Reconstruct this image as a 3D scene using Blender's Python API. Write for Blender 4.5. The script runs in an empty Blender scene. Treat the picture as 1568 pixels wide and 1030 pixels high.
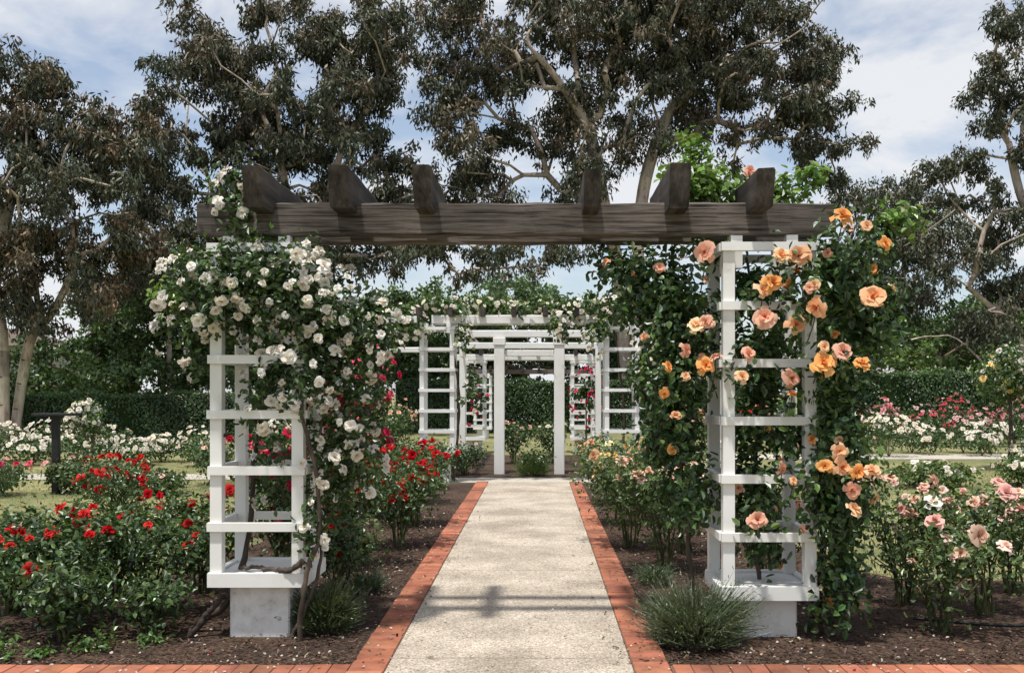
import bpy, math
import numpy as np
from math import radians, sin, cos, pi
from mathutils import Vector
rng = np.random.default_rng(11)
F = 1524.0
def W(px, py, D):
    return np.array([(px-824)/F*D, D, 1.6+(599-py)/F*D])
def nrm(a):
    a = np.asarray(a, float)
    return a/np.maximum(np.linalg.norm(a, axis=-1, keepdims=True), 1e-9)

class MB:
    def __init__(s): s.v=[]; s.q=[]; s.m=[]; s.c=[]; s.n=0
    def add(s, v, q, mat=0, col=(1,1,1)):
        v=np.asarray(v,float).reshape(-1,3); q=np.asarray(q,np.int64).reshape(-1,4)
        s.v.append(v); s.q.append(q+s.n); s.m.append(np.full(len(q),mat,np.int32))
        c=np.ones((len(v),4)); c[:,:3]=col; s.c.append(c); s.n+=len(v)
    def build(s, name, mats, smooth=(), parent=None):
        v=np.concatenate(s.v); q=np.concatenate(s.q); m=np.concatenate(s.m); c=np.concatenate(s.c)
        me=bpy.data.meshes.new(name)
        me.vertices.add(len(v)); me.vertices.foreach_set("co", v.astype(np.float32).ravel())
        me.loops.add(len(q)*4); me.loops.foreach_set("vertex_index", q.astype(np.int32).ravel())
        me.polygons.add(len(q)); me.polygons.foreach_set("loop_start", np.arange(0,len(q)*4,4,dtype=np.int32))
        me.polygons.foreach_set("material_index", m)
        me.polygons.foreach_set("use_smooth", np.isin(m, list(smooth)))
        at=me.color_attributes.new("Col",'FLOAT_COLOR','POINT')
        at.data.foreach_set("color", c.astype(np.float32).ravel())
        for mt in mats: me.materials.append(mt)
        me.update(calc_edges=True)
        ob=bpy.data.objects.new(name, me); bpy.context.scene.collection.objects.link(ob)
        if parent: ob.parent=parent
        return ob
    def box(s, x0,x1,y0,y1,z0,z1, mat=0, col=(1,1,1)):
        v=[(x0,y0,z0),(x1,y0,z0),(x1,y1,z0),(x0,y1,z0),(x0,y0,z1),(x1,y0,z1),(x1,y1,z1),(x0,y1,z1)]
        s.add(v,[(0,3,2,1),(4,5,6,7),(0,1,5,4),(1,2,6,5),(2,3,7,6),(3,0,4,7)],mat,col)
    def bev(s, x0,x1,y0,y1,z0,z1,b=.006, mat=0,col=(1,1,1)):
        def ring(i,z): return [(x0+i,y0,z),(x1-i,y0,z),(x1,y0+i,z),(x1,y1-i,z),(x1-i,y1,z),(x0+i,y1,z),(x0,y1-i,z),(x0,y0+i,z)]
        r0=ring(b,z0); r1=ring(b,z1-b)
        xa,xb,ya,yb=x0+b,x1-b,y0+b,y1-b
        top=[(xa+b*.3,ya,z1),(xb-b*.3,ya,z1),(xb,ya+b*.3,z1),(xb,yb-b*.3,z1),(xb-b*.3,yb,z1),(xa+b*.3,yb,z1),(xa,yb-b*.3,z1),(xa,ya+b*.3,z1)]
        v=r0+r1+top; q=[]
        for i in range(8):
            j=(i+1)%8; q.append((i,j,8+j,8+i)); q.append((8+i,8+j,16+j,16+i))
        q+= [(16,17,18,23),(23,18,19,22),(22,19,20,21)]
        s.add(v,q,mat,col)

def empty(name):
    e=bpy.data.objects.new(name,None); bpy.context.scene.collection.objects.link(e); return e

# ------------------------------------------------------------ materials
def newmat(name):
    m=bpy.data.materials.new(name); m.use_nodes=True; nt=m.node_tree
    return m, nt, nt.nodes["Principled BSDF"], nt.nodes["Material Output"]
def foliage_mat(name, trans=.3, gloss=.0, rough=.4, tint=(1.25,1.3,.7)):
    m,nt,b,o=newmat(name); nt.nodes.remove(b); L=nt.links.new
    a=nt.nodes.new("ShaderNodeAttribute"); a.attribute_name="Col"
    d=nt.nodes.new("ShaderNodeBsdfDiffuse"); L(a.outputs["Color"],d.inputs["Color"]); out=d.outputs[0]
    if trans>0:
        t=nt.nodes.new("ShaderNodeBsdfTranslucent")
        mu=nt.nodes.new("ShaderNodeMix"); mu.data_type='RGBA'; mu.blend_type='MULTIPLY'; mu.inputs[0].default_value=1
        L(a.outputs["Color"], mu.inputs[6]); mu.inputs[7].default_value=(*tint,1)
        L(mu.outputs[2], t.inputs["Color"])
        x=nt.nodes.new("ShaderNodeMixShader"); x.inputs[0].default_value=trans
        L(out,x.inputs[1]); L(t.outputs[0],x.inputs[2]); out=x.outputs[0]
    if gloss>0:
        g=nt.nodes.new("ShaderNodeBsdfGlossy"); g.inputs["Roughness"].default_value=rough; g.inputs["Color"].default_value=(.8,.85,.8,1)
        x=nt.nodes.new("ShaderNodeMixShader"); x.inputs[0].default_value=gloss
        L(out,x.inputs[1]); L(g.outputs[0],x.inputs[2]); out=x.outputs[0]
    L(out,o.inputs["Surface"])
    return m
M_LEAF=foliage_mat("leaf",.28,.055,.38)
M_EUC=foliage_mat("eucalyptus_leaf",0,.035,.45)
M_PETAL=foliage_mat("petal",.3,0,.5,(1.05,.95,.9))
M_CHIP=foliage_mat("bark_chip",0)
def noise_mat(name, cols, scale=8, stretch=(1,1,1), rough=.8, bump=.3, bdist=.01, detail=6, useattr=False, scale2=None, cols2=None, lo=.35, hi=.65):
    m,nt,b,o=newmat(name); L=nt.links.new
    tc=nt.nodes.new("ShaderNodeTexCoord"); mp=nt.nodes.new("ShaderNodeMapping"); mp.inputs["Scale"].default_value=stretch
    L(tc.outputs["Object"],mp.inputs[0])
    n=nt.nodes.new("ShaderNodeTexNoise"); n.inputs["Scale"].default_value=scale; n.inputs["Detail"].default_value=detail; n.inputs["Roughness"].default_value=.65
    L(mp.outputs[0],n.inputs["Vector"])
    r=nt.nodes.new("ShaderNodeValToRGB"); cr=r.color_ramp
    cr.elements[0].position=lo; cr.elements[0].color=(*cols[0],1); cr.elements[1].position=hi; cr.elements[1].color=(*cols[-1],1)
    for i,c in enumerate(cols[1:-1]):
        e=cr.elements.new(lo+(hi-lo)*(i+1)/(len(cols)-1)); e.color=(*c,1)
    L(n.outputs["Fac"],r.inputs[0]); out=r.outputs[0]
    if scale2:
        n2=nt.nodes.new("ShaderNodeTexNoise"); n2.inputs["Scale"].default_value=scale2; n2.inputs["Detail"].default_value=4
        L(tc.outputs["Object"],n2.inputs["Vector"])
        r2=nt.nodes.new("ShaderNodeValToRGB"); r2.color_ramp.elements[0].position=.38; r2.color_ramp.elements[0].color=(*cols2[0],1)
        r2.color_ramp.elements[1].position=.62; r2.color_ramp.elements[1].color=(*cols2[1],1)
        L(n2.outputs["Fac"],r2.inputs[0])
        mu=nt.nodes.new("ShaderNodeMix"); mu.data_type='RGBA'; mu.blend_type='MULTIPLY'; mu.inputs[0].default_value=1
        L(out,mu.inputs[6]); L(r2.outputs[0],mu.inputs[7]); out=mu.outputs[2]
    if useattr:
        a=nt.nodes.new("ShaderNodeAttribute"); a.attribute_name="Col"
        mu=nt.nodes.new("ShaderNodeMix"); mu.data_type='RGBA'; mu.blend_type='MULTIPLY'; mu.inputs[0].default_value=1
        L(out,mu.inputs[6]); L(a.outputs["Color"],mu.inputs[7]); out=mu.outputs[2]
    L(out,b.inputs["Base Color"]); b.inputs["Roughness"].default_value=rough; b.inputs["Specular IOR Level"].default_value=.25
    bp=nt.nodes.new("ShaderNodeBump"); bp.inputs["Strength"].default_value=bump; bp.inputs["Distance"].default_value=bdist
    L(n.outputs["Fac"],bp.inputs["Height"]); L(bp.outputs[0],b.inputs["Normal"])
    return m
M_WHITE=noise_mat("white_paint",[(.55,.53,.48),(.77,.76,.73),(.81,.80,.78)],3,(1,1,1),.5,.15,.004,8,scale2=1.2,cols2=[(.9,.9,.88),(1,1,1)],lo=.28,hi=.48)
M_PIER=noise_mat("painted_masonry",[(.40,.37,.32),(.64,.62,.57),(.75,.73,.70)],5,(1,1,1),.8,.4,.006,8,lo=.3,hi=.52)
WC=[(.022,.019,.017),(.085,.074,.066),(.18,.16,.145),(.10,.088,.078)]
M_WOODX=noise_mat("weathered_timber",WC,6,(.3,7,9),.9,.7,.008,9,scale2=1.8,cols2=[(.6,.57,.55),(1.15,1.1,1.07)])
M_WOODY=noise_mat("weathered_timber_cross",[(.03,.026,.023),(.07,.06,.053),(.12,.105,.094)],3,(7,.35,4),.9,.3,.003,9,scale2=1.8,cols2=[(.6,.58,.56),(1.1,1.05,1.02)])
M_BARK=noise_mat("pale_bark",[(.5,.46,.42),(.95,.9,.85),(1.1,1.05,1.0)],3,(2,2,.6),.85,.6,.03,6,useattr=True)
M_STEM=noise_mat("rose_stem",[(.5,.5,.5),(1.2,1.2,1.2)],14,(1,1,.5),.85,.7,.01,5,useattr=True)
M_GRASS=noise_mat("grass_ground",[(.13,.14,.06),(.22,.21,.10),(.30,.265,.15)],5,(1,1,1),.95,.8,.03,10,scale2=.5,cols2=[(.72,.78,.7),(1.1,1.08,1.0)])
M_MULCH=noise_mat("bark_mulch",[(.022,.014,.010),(.075,.048,.034),(.15,.10,.072)],38,(1,1,1),.95,1.0,.03,8,scale2=2,cols2=[(.7,.7,.7),(1.1,1.05,1.0)])
M_BRICK=noise_mat("terracotta_brick",[(.7,.66,.64),(.95,.95,.95),(1.1,1.08,1.06)],9,(1,1,1),.85,.4,.005,8,useattr=True,scale2=1.1,cols2=[(.62,.64,.66),(1.1,1.06,1.04)])
M_MORTAR=noise_mat("mortar",[(.13,.075,.055),(.22,.14,.105)],60)
M_CONC=noise_mat("pale_concrete",[(.38,.34,.28),(.52,.48,.41)],12,bump=.2)
M_WALL=noise_mat("house_render",[(.30,.28,.24),(.38,.36,.32)],2)
M_ROOF=noise_mat("roof_tile",[(.10,.075,.065),(.16,.12,.10)],6)
M_GLASS,_nt,_b,_=newmat("window_glass"); _b.inputs["Base Color"].default_value=(.02,.03,.035,1); _b.inputs["Roughness"].default_value=.1
M_BLACK=noise_mat("black_metal",[(.012,.012,.013),(.03,.03,.03)],20,rough=.5,bump=.05)
M_AGG,nt,b,o=newmat("exposed_aggregate"); L=nt.links.new
tc=nt.nodes.new("ShaderNodeTexCoord"); vo=nt.nodes.new("ShaderNodeTexVoronoi"); vo.inputs["Scale"].default_value=115
L(tc.outputs["Object"],vo.inputs["Vector"])
sp=nt.nodes.new("ShaderNodeSeparateColor"); L(vo.outputs["Color"],sp.inputs[0])
r=nt.nodes.new("ShaderNodeValToRGB"); cr=r.color_ramp
cr.elements[0].position=0; cr.elements[0].color=(.20,.155,.11,1); cr.elements[1].position=1; cr.elements[1].color=(.66,.59,.50,1)
e=cr.elements.new(.3); e.color=(.38,.325,.255,1); e=cr.elements.new(.75); e.color=(.49,.43,.35,1)
L(sp.outputs[0],r.inputs[0])
n=nt.nodes.new("ShaderNodeTexNoise"); n.inputs["Scale"].default_value=1.5; n.inputs["Detail"].default_value=8; n.inputs["Roughness"].default_value=.6; L(tc.outputs["Object"],n.inputs["Vector"])
r2=nt.nodes.new("ShaderNodeValToRGB"); r2.color_ramp.elements[0].position=.36; r2.color_ramp.elements[0].color=(.68,.655,.63,1); r2.color_ramp.elements[1].position=.62; r2.color_ramp.elements[1].color=(1.1,1.09,1.08,1)
L(n.outputs["Fac"],r2.inputs[0])
mu=nt.nodes.new("ShaderNodeMix"); mu.data_type='RGBA'; mu.blend_type='MULTIPLY'; mu.inputs[0].default_value=1
L(r.outputs[0],mu.inputs[6]); L(r2.outputs[0],mu.inputs[7]); L(mu.outputs[2],b.inputs["Base Color"])
b.inputs["Roughness"].default_value=.85
bp=nt.nodes.new("ShaderNodeBump"); bp.inputs["Strength"].default_value=.4; bp.inputs["Distance"].default_value=.005; bp.invert=True
L(vo.outputs["Distance"],bp.inputs["Height"]); L(bp.outputs[0],b.inputs["Normal"])

# ------------------------------------------------------------ generators
def rand_dirs(n): return nrm(rng.normal(size=(n,3)))
def leaves_simple(mb,P,D,Ls,Ws,col,mat):
    n=len(P); S=nrm(np.cross(D,rand_dirs(n)))
    m=P+D*(Ls*.45)[:,None]; w=(Ws*.5)[:,None]*S
    v=np.stack([P,m+w,P+D*Ls[:,None],m-w],1).reshape(-1,3)
    mb.add(v,np.arange(n*4).reshape(-1,4),mat,np.repeat(col,4,0))
def leaves_fold(mb,P,N,Ls,Ws,col,mat,droop=.3):
    n=len(P); D=nrm(np.cross(N,rand_dirs(n))); D[:,2]-=droop; D=nrm(D)
    S=nrm(np.cross(D,N)); U=nrm(np.cross(S,D))
    Lc=Ls[:,None]; Wc=Ws[:,None]
    up=U*Wc*.18
    v=np.stack([P,P+D*Lc*.28+S*Wc*.48+up,P+D*Lc*.68+S*Wc*.4+up,P+D*Lc-U*Lc*.08,P+D*Lc*.68-S*Wc*.4+up,P+D*Lc*.28-S*Wc*.48+up],1).reshape(-1,3)
    i=(np.arange(n)*6)[:,None]
    q=np.concatenate([i+np.array([[0,1,2,3]]),i+np.array([[0,3,4,5]])],1).reshape(-1,4)
    mb.add(v,q,mat,np.repeat(col,6,0))
def bloom_template(rings):
    V=[];Q=[];Fc=[];n=0
    for k,(cnt,op,Ln,hw) in enumerate(rings):
        for i in range(cnt):
            ph=2*pi*(i+.37*k)/cnt+rng.normal()*.15
            o2=op+rng.normal()*.12; L2=Ln*(1+rng.normal()*.09)
            us=[-1,0,1]; vs=[0,.55,1]
            for a,vv in enumerate(vs):
                for u in us:
                    th=o2*(.35+.75*vv)+(.08*u*rng.normal() if vv else 0)
                    rr=L2*vv*sin(th)+.03
                    zz=L2*vv*cos(th)-(.12*L2 if (abs(u)==1 and vv==1) else 0)-.25
                    an=ph+u*hw*(.35 if vv==0 else (1.0 if vv<1 else .72))
                    rr*= (1-.06*(u!=0))
                    V.append((rr*cos(an),rr*sin(an),zz)); Fc.append(min(1,.1+.25*k+.25*vv))
            for a in range(2):
                for c in range(2):
                    s=n+a*3+c; Q.append((s,s+1,s+4,s+3))
            n+=9
    return np.array(V),np.array(Q),np.array(Fc)
TB=[bloom_template([(3,.2,.6,1.1),(4,.4,.74,.95),(5,.72,.85,.85),(6,1.05,.95,.72),(4,1.45,1.0,.6)]) for _ in range(5)]
TS=[bloom_template([(3,.3,.7,1.1),(5,.7,.85,.85),(6,1.15,1.0,.7)]) for _ in range(4)]
TF=[bloom_template([(3,.5,.8,1.15),(5,1.1,1.0,.75)]) for _ in range(2)]
def blooms(mb,C,A,S,inner,outer,mat,T):
    C=np.asarray(C,float).reshape(-1,3); A=nrm(A); S=np.asarray(S,float)
    which=rng.integers(0,len(T),len(C))
    for t,(V,Q,fc) in enumerate(T):
        k=np.where(which==t)[0]
        if not len(k): continue
        a=A[k]; tt=nrm(np.cross(a,rand_dirs(len(k)))); bb=np.cross(a,tt)
        sq=rng.uniform(.8,1.15,(len(k),1,1))
        v=C[k][:,None,:]+S[k][:,None,None]*(V[None,:,0:1]*tt[:,None,:]+V[None,:,1:2]*bb[:,None,:]*sq+V[None,:,2:3]*a[:,None,:])
        col=inner[k][:,None,:]*(1-fc[None,:,None])+outer[k][:,None,:]*fc[None,:,None]
        q=(Q[None]+(np.arange(len(k))*len(V))[:,None,None]).reshape(-1,4)
        mb.add(v.reshape(-1,3),q,mat,col.reshape(-1,3))
def segs(mb,A,B,ra,rb,sides,mat,col):
    A=np.asarray(A,float);B=np.asarray(B,float);n=len(A)
    d=nrm(B-A); ref=np.where(np.abs(d[:,2:3])>.9,np.array([[1.,0,0]]),np.array([[0,0,1.]]))
    s=nrm(np.cross(d,ref)); t=np.cross(d,s)
    an=np.arange(sides)*2*pi/sides
    circ=np.cos(an)[None,:,None]*s[:,None,:]+np.sin(an)[None,:,None]*t[:,None,:]
    v0=A[:,None,:]+circ*np.asarray(ra)[:,None,None]; v1=B[:,None,:]+circ*np.asarray(rb)[:,None,None]
    v=np.concatenate([v0,v1],1).reshape(-1,3)
    j=np.arange(sides); q=np.stack([j,(j+1)%sides,(j+1)%sides+sides,j+sides],1)
    q=(q[None]+(np.arange(n)*2*sides)[:,None,None]).reshape(-1,4)
    mb.add(v,q,mat,col)
def smooth_path(pts,n):
    pts=np.asarray(pts,float)
    t=np.linspace(0,len(pts)-1,n); out=[]
    for x in t:
        i=min(int(x),len(pts)-2); f=x-i
        p0=pts[max(i-1,0)];p1=pts[i];p2=pts[i+1];p3=pts[min(i+2,len(pts)-1)]
        out.append(.5*((2*p1)+(-p0+p2)*f+(2*p0-5*p1+4*p2-p3)*f*f+(-p0+3*p1-3*p2+p3)*f**3))
    return np.array(out)
def tube(mb,pts,r0,r1,mat,col,sides=6,n=14,wob=0):
    p=smooth_path(pts,n)
    if wob: p[1:-1]+=rng.normal(size=(n-2,3))*wob
    r=np.linspace(r0,r1,n)*(1+(rng.normal(size=n)*.12 if wob else 0))
    d=nrm(np.gradient(p,axis=0)); ref=np.array([.93,.31,.2])
    s=nrm(np.cross(d,ref)); t=np.cross(d,s); an=np.arange(sides)*2*pi/sides
    v=p[:,None,:]+(np.cos(an)[None,:,None]*s[:,None]+np.sin(an)[None,:,None]*t[:,None])*r[:,None,None]
    q=[]
    for i in range(n-1):
        for j in range(sides): q.append((i*sides+j,i*sides+(j+1)%sides,(i+1)*sides+(j+1)%sides,(i+1)*sides+j))
    mb.add(v.reshape(-1,3),q,mat,col)
    return p
def varcol(base,n,s=.25,s2=.08):
    b=np.asarray(base,float)
    return np.clip(b[None]*np.exp(rng.normal(size=(n,1))*s)*np.exp(rng.normal(size=(n,3))*s2),0,.9)
def sample_blob(c,r,n,shell=.35):
    d=rand_dirs(n); u=rng.random(n)**(shell)
    return np.asarray(c)+d*u[:,None]*np.asarray(r)

def tree(name,D,trunks,blobs,clump_r=.75,per=400,cover=1.6,leafL=.24,leafW=.075,cols=((.066,.076,.045),(.15,.115,.075)),bark=(.46,.40,.34),brown=.45,k=.017,droop=1.0,depthf=.8,mat=None):
    mb=MB(); s=D/F
    nodes=[];par=[]
    for tr in trunks:
        pts=[W(x,y,D+(dy)) for x,y,dy in tr]; pts[0][2]=-.1
        p=smooth_path(pts,len(pts)*4)
        for i,q in enumerate(p):
            nodes.append(q); par.append(-1 if i==0 else len(nodes)-2)
    nt0=len(nodes)
    cl=[]
    for (x,y,rx,ry) in blobs:
        c=W(x,y,D); R=np.array([rx*s,rx*s*depthf,ry*s])
        n=max(1,int(cover*rx*ry*s*s*pi/(pi*clump_r**2)+rng.random()))
        P=sample_blob(c,R,n,.45); P[:,1]+=rng.normal(size=n)*D*.03
        cl.append(P)
    cl=np.concatenate(cl)
    top=np.array(nodes)
    d0=np.min(np.linalg.norm(cl[:,None]-top[None,nt0//3:],axis=2),1); cl=cl[np.argsort(d0)]
    N=list(nodes); plen=[0]*len(N)
    for i in range(len(N)):
        if par[i]>=0: plen[i]=plen[par[i]]+np.linalg.norm(N[i]-N[par[i]])
    tips=[]
    for c in cl:
        A=np.array(N); dd=np.linalg.norm(A-c,axis=1)+.28*np.array(plen)
        dd+=np.where(A[:,2]>c[2]+.3,1.5,0); dd[:nt0//3]+=5
        j=int(np.argmin(dd)); p0=A[j]; dist=np.linalg.norm(c-p0); m=max(2,int(dist/.7))
        bow=rng.normal(size=3)*dist*.10; bow[2]+=dist*.06
        last=j
        for q in range(1,m+1):
            f=q/m; pt=p0+(c-p0)*f+bow*sin(pi*f)+(rng.normal(size=3)*.08 if q<m else 0)
            N.append(pt); par.append(last); plen.append(plen[last]+dist/m); last=len(N)-1
        tips.append(last)
    cnt=np.zeros(len(N))
    for t in tips: cnt[t]+=1
    for i in range(len(N)-1,-1,-1):
        if par[i]>=0: cnt[par[i]]+=cnt[i]
    r=k*np.sqrt(np.maximum(cnt,1))+.008
    N=np.array(N); idx=[i for i in range(len(N)) if par[i]>=0]
    A=N[[par[i] for i in idx]];B=N[idx]
    ra=np.minimum(r[[par[i] for i in idx]],r[idx]*1.25); rb=r[idx]
    bc=np.repeat(varcol(bark,len(idx),.12,.03),14,0)
    segs(mb,A,B+(B-A)*.04,ra,rb,7,0,bc)
    nc=len(cl)
    sizes=clump_r*np.exp(rng.normal(size=nc)*.25)
    br=rng.random(nc)
    for ci in range(nc):
        n=int(per*(sizes[ci]/clump_r)**2); c=cl[ci]; R=sizes[ci]
        ns=8; sc=c+rng.normal(size=(ns,3))*np.array([.5,.5,.36])*R
        w=rng.integers(0,ns,n)
        u=np.abs(rng.normal(size=n))
        P=sc[w]+rng.normal(size=(n,3))*np.array([.19,.19,.16])*R
        P[:,2]-=u*.22*R*(1 if droop>0 else 0)
        if droop>0:
            Dr=rng.normal(size=(n,3))*.55; Dr[:,2]-=droop
        else: Dr=rng.normal(size=(n,3)); Dr[:,2]+=.2
        Dr=nrm(Dr)
        subb=rng.random(ns)
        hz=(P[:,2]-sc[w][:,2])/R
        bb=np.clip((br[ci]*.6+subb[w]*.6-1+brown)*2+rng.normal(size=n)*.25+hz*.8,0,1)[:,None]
        col=(np.array(cols[0])*(1-bb)+np.array(cols[1])*bb)*np.exp(rng.normal(size=(n,1))*.3)*(1+.5*np.clip(hz,-.6,.5))[:,None]  # clump shading painted into leaf colour: lit upper leaves, shaded lower ones
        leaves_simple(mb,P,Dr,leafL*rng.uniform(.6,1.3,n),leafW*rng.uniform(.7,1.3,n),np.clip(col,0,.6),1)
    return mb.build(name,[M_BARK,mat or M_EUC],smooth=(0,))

def rose_shrub_leaves(mb,P,cen,n_out,ls,cols,mat=1):
    n=len(P)
    out=nrm(P-cen); N=nrm(out*.6+np.array([0,-.1,.6])+rng.normal(size=(n,3))*.55)
    c=varcol(cols[0],n,.28,.08); k=rng.random(n)<n_out; c[k]=varcol(cols[1],k.sum(),.2,.08)
    leaves_fold(mb,P,N,ls*rng.uniform(.65,1.25,n),ls*.62*rng.uniform(.7,1.2,n),c,mat)
G1=(.042,.075,.022); G2=(.095,.155,.04); G3=(.13,.21,.05)
RED=[((.42,.008,.012),(.60,.016,.022)),((.33,.005,.01),(.50,.012,.02)),((.55,.03,.03),(.65,.045,.04))]
ORNG=[((.80,.28,.08),(.88,.52,.30)),((.82,.34,.10),(.88,.58,.36)),((.78,.30,.17),(.88,.52,.38)),((.78,.24,.04),(.88,.46,.17))]
PINK=[((.78,.34,.2),(.88,.62,.48)),((.82,.42,.34),(.9,.68,.58)),((.72,.28,.24),(.88,.54,.47))]
WHT=[((.74,.64,.45),(.84,.81,.72)),((.72,.66,.52),(.85,.82,.76))]
YEL=[((.82,.5,.12),(.88,.68,.32)),((.78,.57,.2),(.88,.77,.5))]
MAG=[((.46,.015,.05),(.60,.03,.09)),((.52,.05,.09),(.66,.12,.18))]
SPK=[((.6,.2,.22),(.75,.42,.44)),((.65,.35,.35),(.8,.6,.58)),((.5,.05,.07),(.6,.12,.14))]
def pick(pal,n):
    i=rng.integers(0,len(pal),n); a=np.array([p[0] for p in pal])[i]; b=np.array([p[1] for p in pal])[i]
    f=np.exp(rng.normal(size=(n,1))*.12)
    return np.clip(a*f,0,.9),np.clip(b*f,0,.9)

def rose_bush(name,X,Y,r,h,pal,nb=14,bs=.05,nl=1500,ls=.055,green=(G1,G2),outf=.25,T=TB,canes=9,z0=.0,stemcol=(.09,.10,.04),low=.25):
    mb=MB(); base=np.array([X,Y,z0]); tips=[]; allp=[]
    for i in range(canes):
        a=2*pi*i/canes+rng.normal()*.3; rr=r*rng.uniform(.25,.95); hh=h*rng.uniform(.62,1.0)
        tip=base+np.array([cos(a)*rr,sin(a)*rr,hh])
        mid=base+np.array([cos(a)*rr*.35,sin(a)*rr*.35,hh*.5])
        b0=base+np.array([cos(a)*.04,sin(a)*.04,-.02])
        p=tube(mb,[b0,mid,tip],.011,.004,0,varcol(stemcol,1,.2)[0],5,9,.01); allp.append(p[2:]); tips.append(tip)
        for k in range(3):
            j=rng.integers(3,8); s=p[j]; a2=a+rng.normal()*1.2
            l=r*rng.uniform(.3,.6); t2=s+np.array([cos(a2)*l,sin(a2)*l,(h-s[2]+z0)*rng.uniform(.2,.95)])
            p2=tube(mb,[s,(s+t2)/2+np.array([cos(a2)*.04,sin(a2)*.04,0]),t2],.006,.003,0,varcol(stemcol,1,.2)[0],4,6); allp.append(p2[1:]); tips.append(t2)
    allp=np.concatenate(allp)
    wz=np.clip((allp[:,2]-z0)/h-low+.1,.02,1); wz/=wz.sum()
    P=allp[rng.choice(len(allp),nl,p=wz)]+rng.normal(size=(nl,3))*np.array([.085,.085,.075])*max(.7,r/.45)
    P[:,2]=np.maximum(P[:,2],.02)
    rose_shrub_leaves(mb,P,base+np.array([0,0,h*.5]),outf,ls,green)
    if nb:
        tips=np.array(tips); tips=tips[np.argsort(-tips[:,2]+.35*(tips[:,1]-Y)+rng.normal(size=len(tips))*h*.16)]
        C=tips[np.arange(nb)%len(tips)]+rng.normal(size=(nb,3))*np.array([.06,.06,.045])
        C[:,2]+=.045; C[:,1]-=.03
        A=nrm(np.array([0,-.5,.7])+rng.normal(size=(nb,3))*.45+nrm(C-base-np.array([0,0,h*.5]))*.3)
        i,o=pick(pal,nb)
        blooms(mb,C,A,bs*rng.uniform(.55,1.2,nb),i,o,2,T)
    return mb.build(name,[M_STEM,M_LEAF,M_PETAL],smooth=(0,2))

def rose_bed(name,X0,X1,Y0,Y1,h,pal,nb,nl,bs=.06,ls=.08,green=(G1,G2),T=TF,lump=1.1):
    mb=MB(); nx=max(1,int((X1-X0)/lump)); ny=max(1,int((Y1-Y0)/lump))
    cs=[]
    for i in range(nx):
        for j in range(ny):
            cs.append((X0+(i+.5+rng.normal()*.2)*(X1-X0)/nx,Y0+(j+.5+rng.normal()*.2)*(Y1-Y0)/ny,rng.uniform(.36,.62)*lump*1.05,h*rng.uniform(.65,1.12),rng.uniform(.3,1.4)))
    cs=np.array(cs); w=rng.integers(0,len(cs),nl); d=rand_dirs(nl); u=rng.random(nl)**.5*rng.uniform(.8,1.2,nl)
    P=np.stack([cs[w,0]+d[:,0]*u*cs[w,2],cs[w,1]+d[:,1]*u*cs[w,2],cs[w,3]*(.52+d[:,2]*u*.42)],1)
    rose_shrub_leaves(mb,P,np.stack([cs[w,0],cs[w,1],cs[w,3]*.5],1),.3,ls,green)
    for c in cs:
        for q in range(4):
            a=rng.random()*6.28
            tube(mb,[(c[0],c[1],0),(c[0]+cos(a)*c[2]*.3,c[1]+sin(a)*c[2]*.3,c[3]*.4),(c[0]+cos(a)*c[2]*.6,c[1]+sin(a)*c[2]*.6,c[3]*.8)],.014,.006,0,(.1,.09,.05),4,5)
    pw=cs[:,4]/cs[:,4].sum(); w=rng.choice(len(cs),nb,p=pw); d=rand_dirs(nb); d[:,2]=np.abs(d[:,2]); d[:,1]-=.3; d=nrm(d); u=rng.uniform(.75,1.15,nb)
    C=np.stack([cs[w,0]+d[:,0]*cs[w,2]*u,cs[w,1]+d[:,1]*cs[w,2]*u,cs[w,3]*(.58+d[:,2]*.42*u)],1)
    ci=rng.integers(0,len(pal),len(cs))
    i,o=pick(pal,nb)
    for t in range(len(cs)):
        k=(w==t)&(rng.random(nb)<.7)
        i[k]=np.array(pal[ci[t]][0]); o[k]=np.array(pal[ci[t]][1])*rng.uniform(.85,1.03)
    blooms(mb,C,nrm(d+np.array([0,-.4,.4])),bs*rng.uniform(.6,1.3,nb),i,o,2,T)
    return mb.build(name,[M_STEM,M_LEAF,M_PETAL],smooth=(0,2))

# ------------------------------------------------------------ ground
mb=MB(); xs=np.linspace(-300,300,61); ys=np.linspace(-60,540,61)
X,Y=np.meshgrid(xs,ys); v=np.stack([X,Y,np.zeros_like(X)],2).reshape(-1,3)
i=np.arange(60); I,J=np.meshgrid(i,i); a=(J*61+I).ravel(); mb.add(v,np.stack([a,a+1,a+62,a+61],1)); mb.build("ground",[M_GRASS])
def sheet(name,rects,z,mat):
    mb=MB()
    for x0,x1,y0,y1 in rects: mb.add([(x0,y0,z),(x1,y0,z),(x1,y1,z),(x0,y1,z)],[(0,1,2,3)])
    return mb.build(name,[mat])
PL,PR=-.865,.54
def bed_outline(name,pts,z=.006):
    mb=MB(); v=[];q=[]
    for k,(xa,xb,y) in enumerate(pts):
        v+=[(xa,y,z),(xb,y,z)]
        if k: b0=2*k-2; q.append((b0,b0+1,b0+3,b0+2))
    mb.add(v,q); return mb.build(name,[M_MULCH])
def strip(side):
    out=[]
    for y in np.linspace(5.75,17.3,60):
        w=2.1+.18*sin(y*1.7)+.12*sin(y*3.9+1)+ (9*max(0,min(1,(8.5+.2*sin(y*5)-y)/.5)))
        out.append((-1.08-w,-1.08,y) if side<0 else (.75,.75+w,y))
    return out
bed_outline("mulch_bed",strip(-1)); bed_outline("mulch_bed",strip(1))
bed_outline("mulch_bed",[(-2.6+.8*abs(y-21)/4,2.2-.8*abs(y-21)/4,y) for y in np.linspace(18.5,25,14)])
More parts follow.
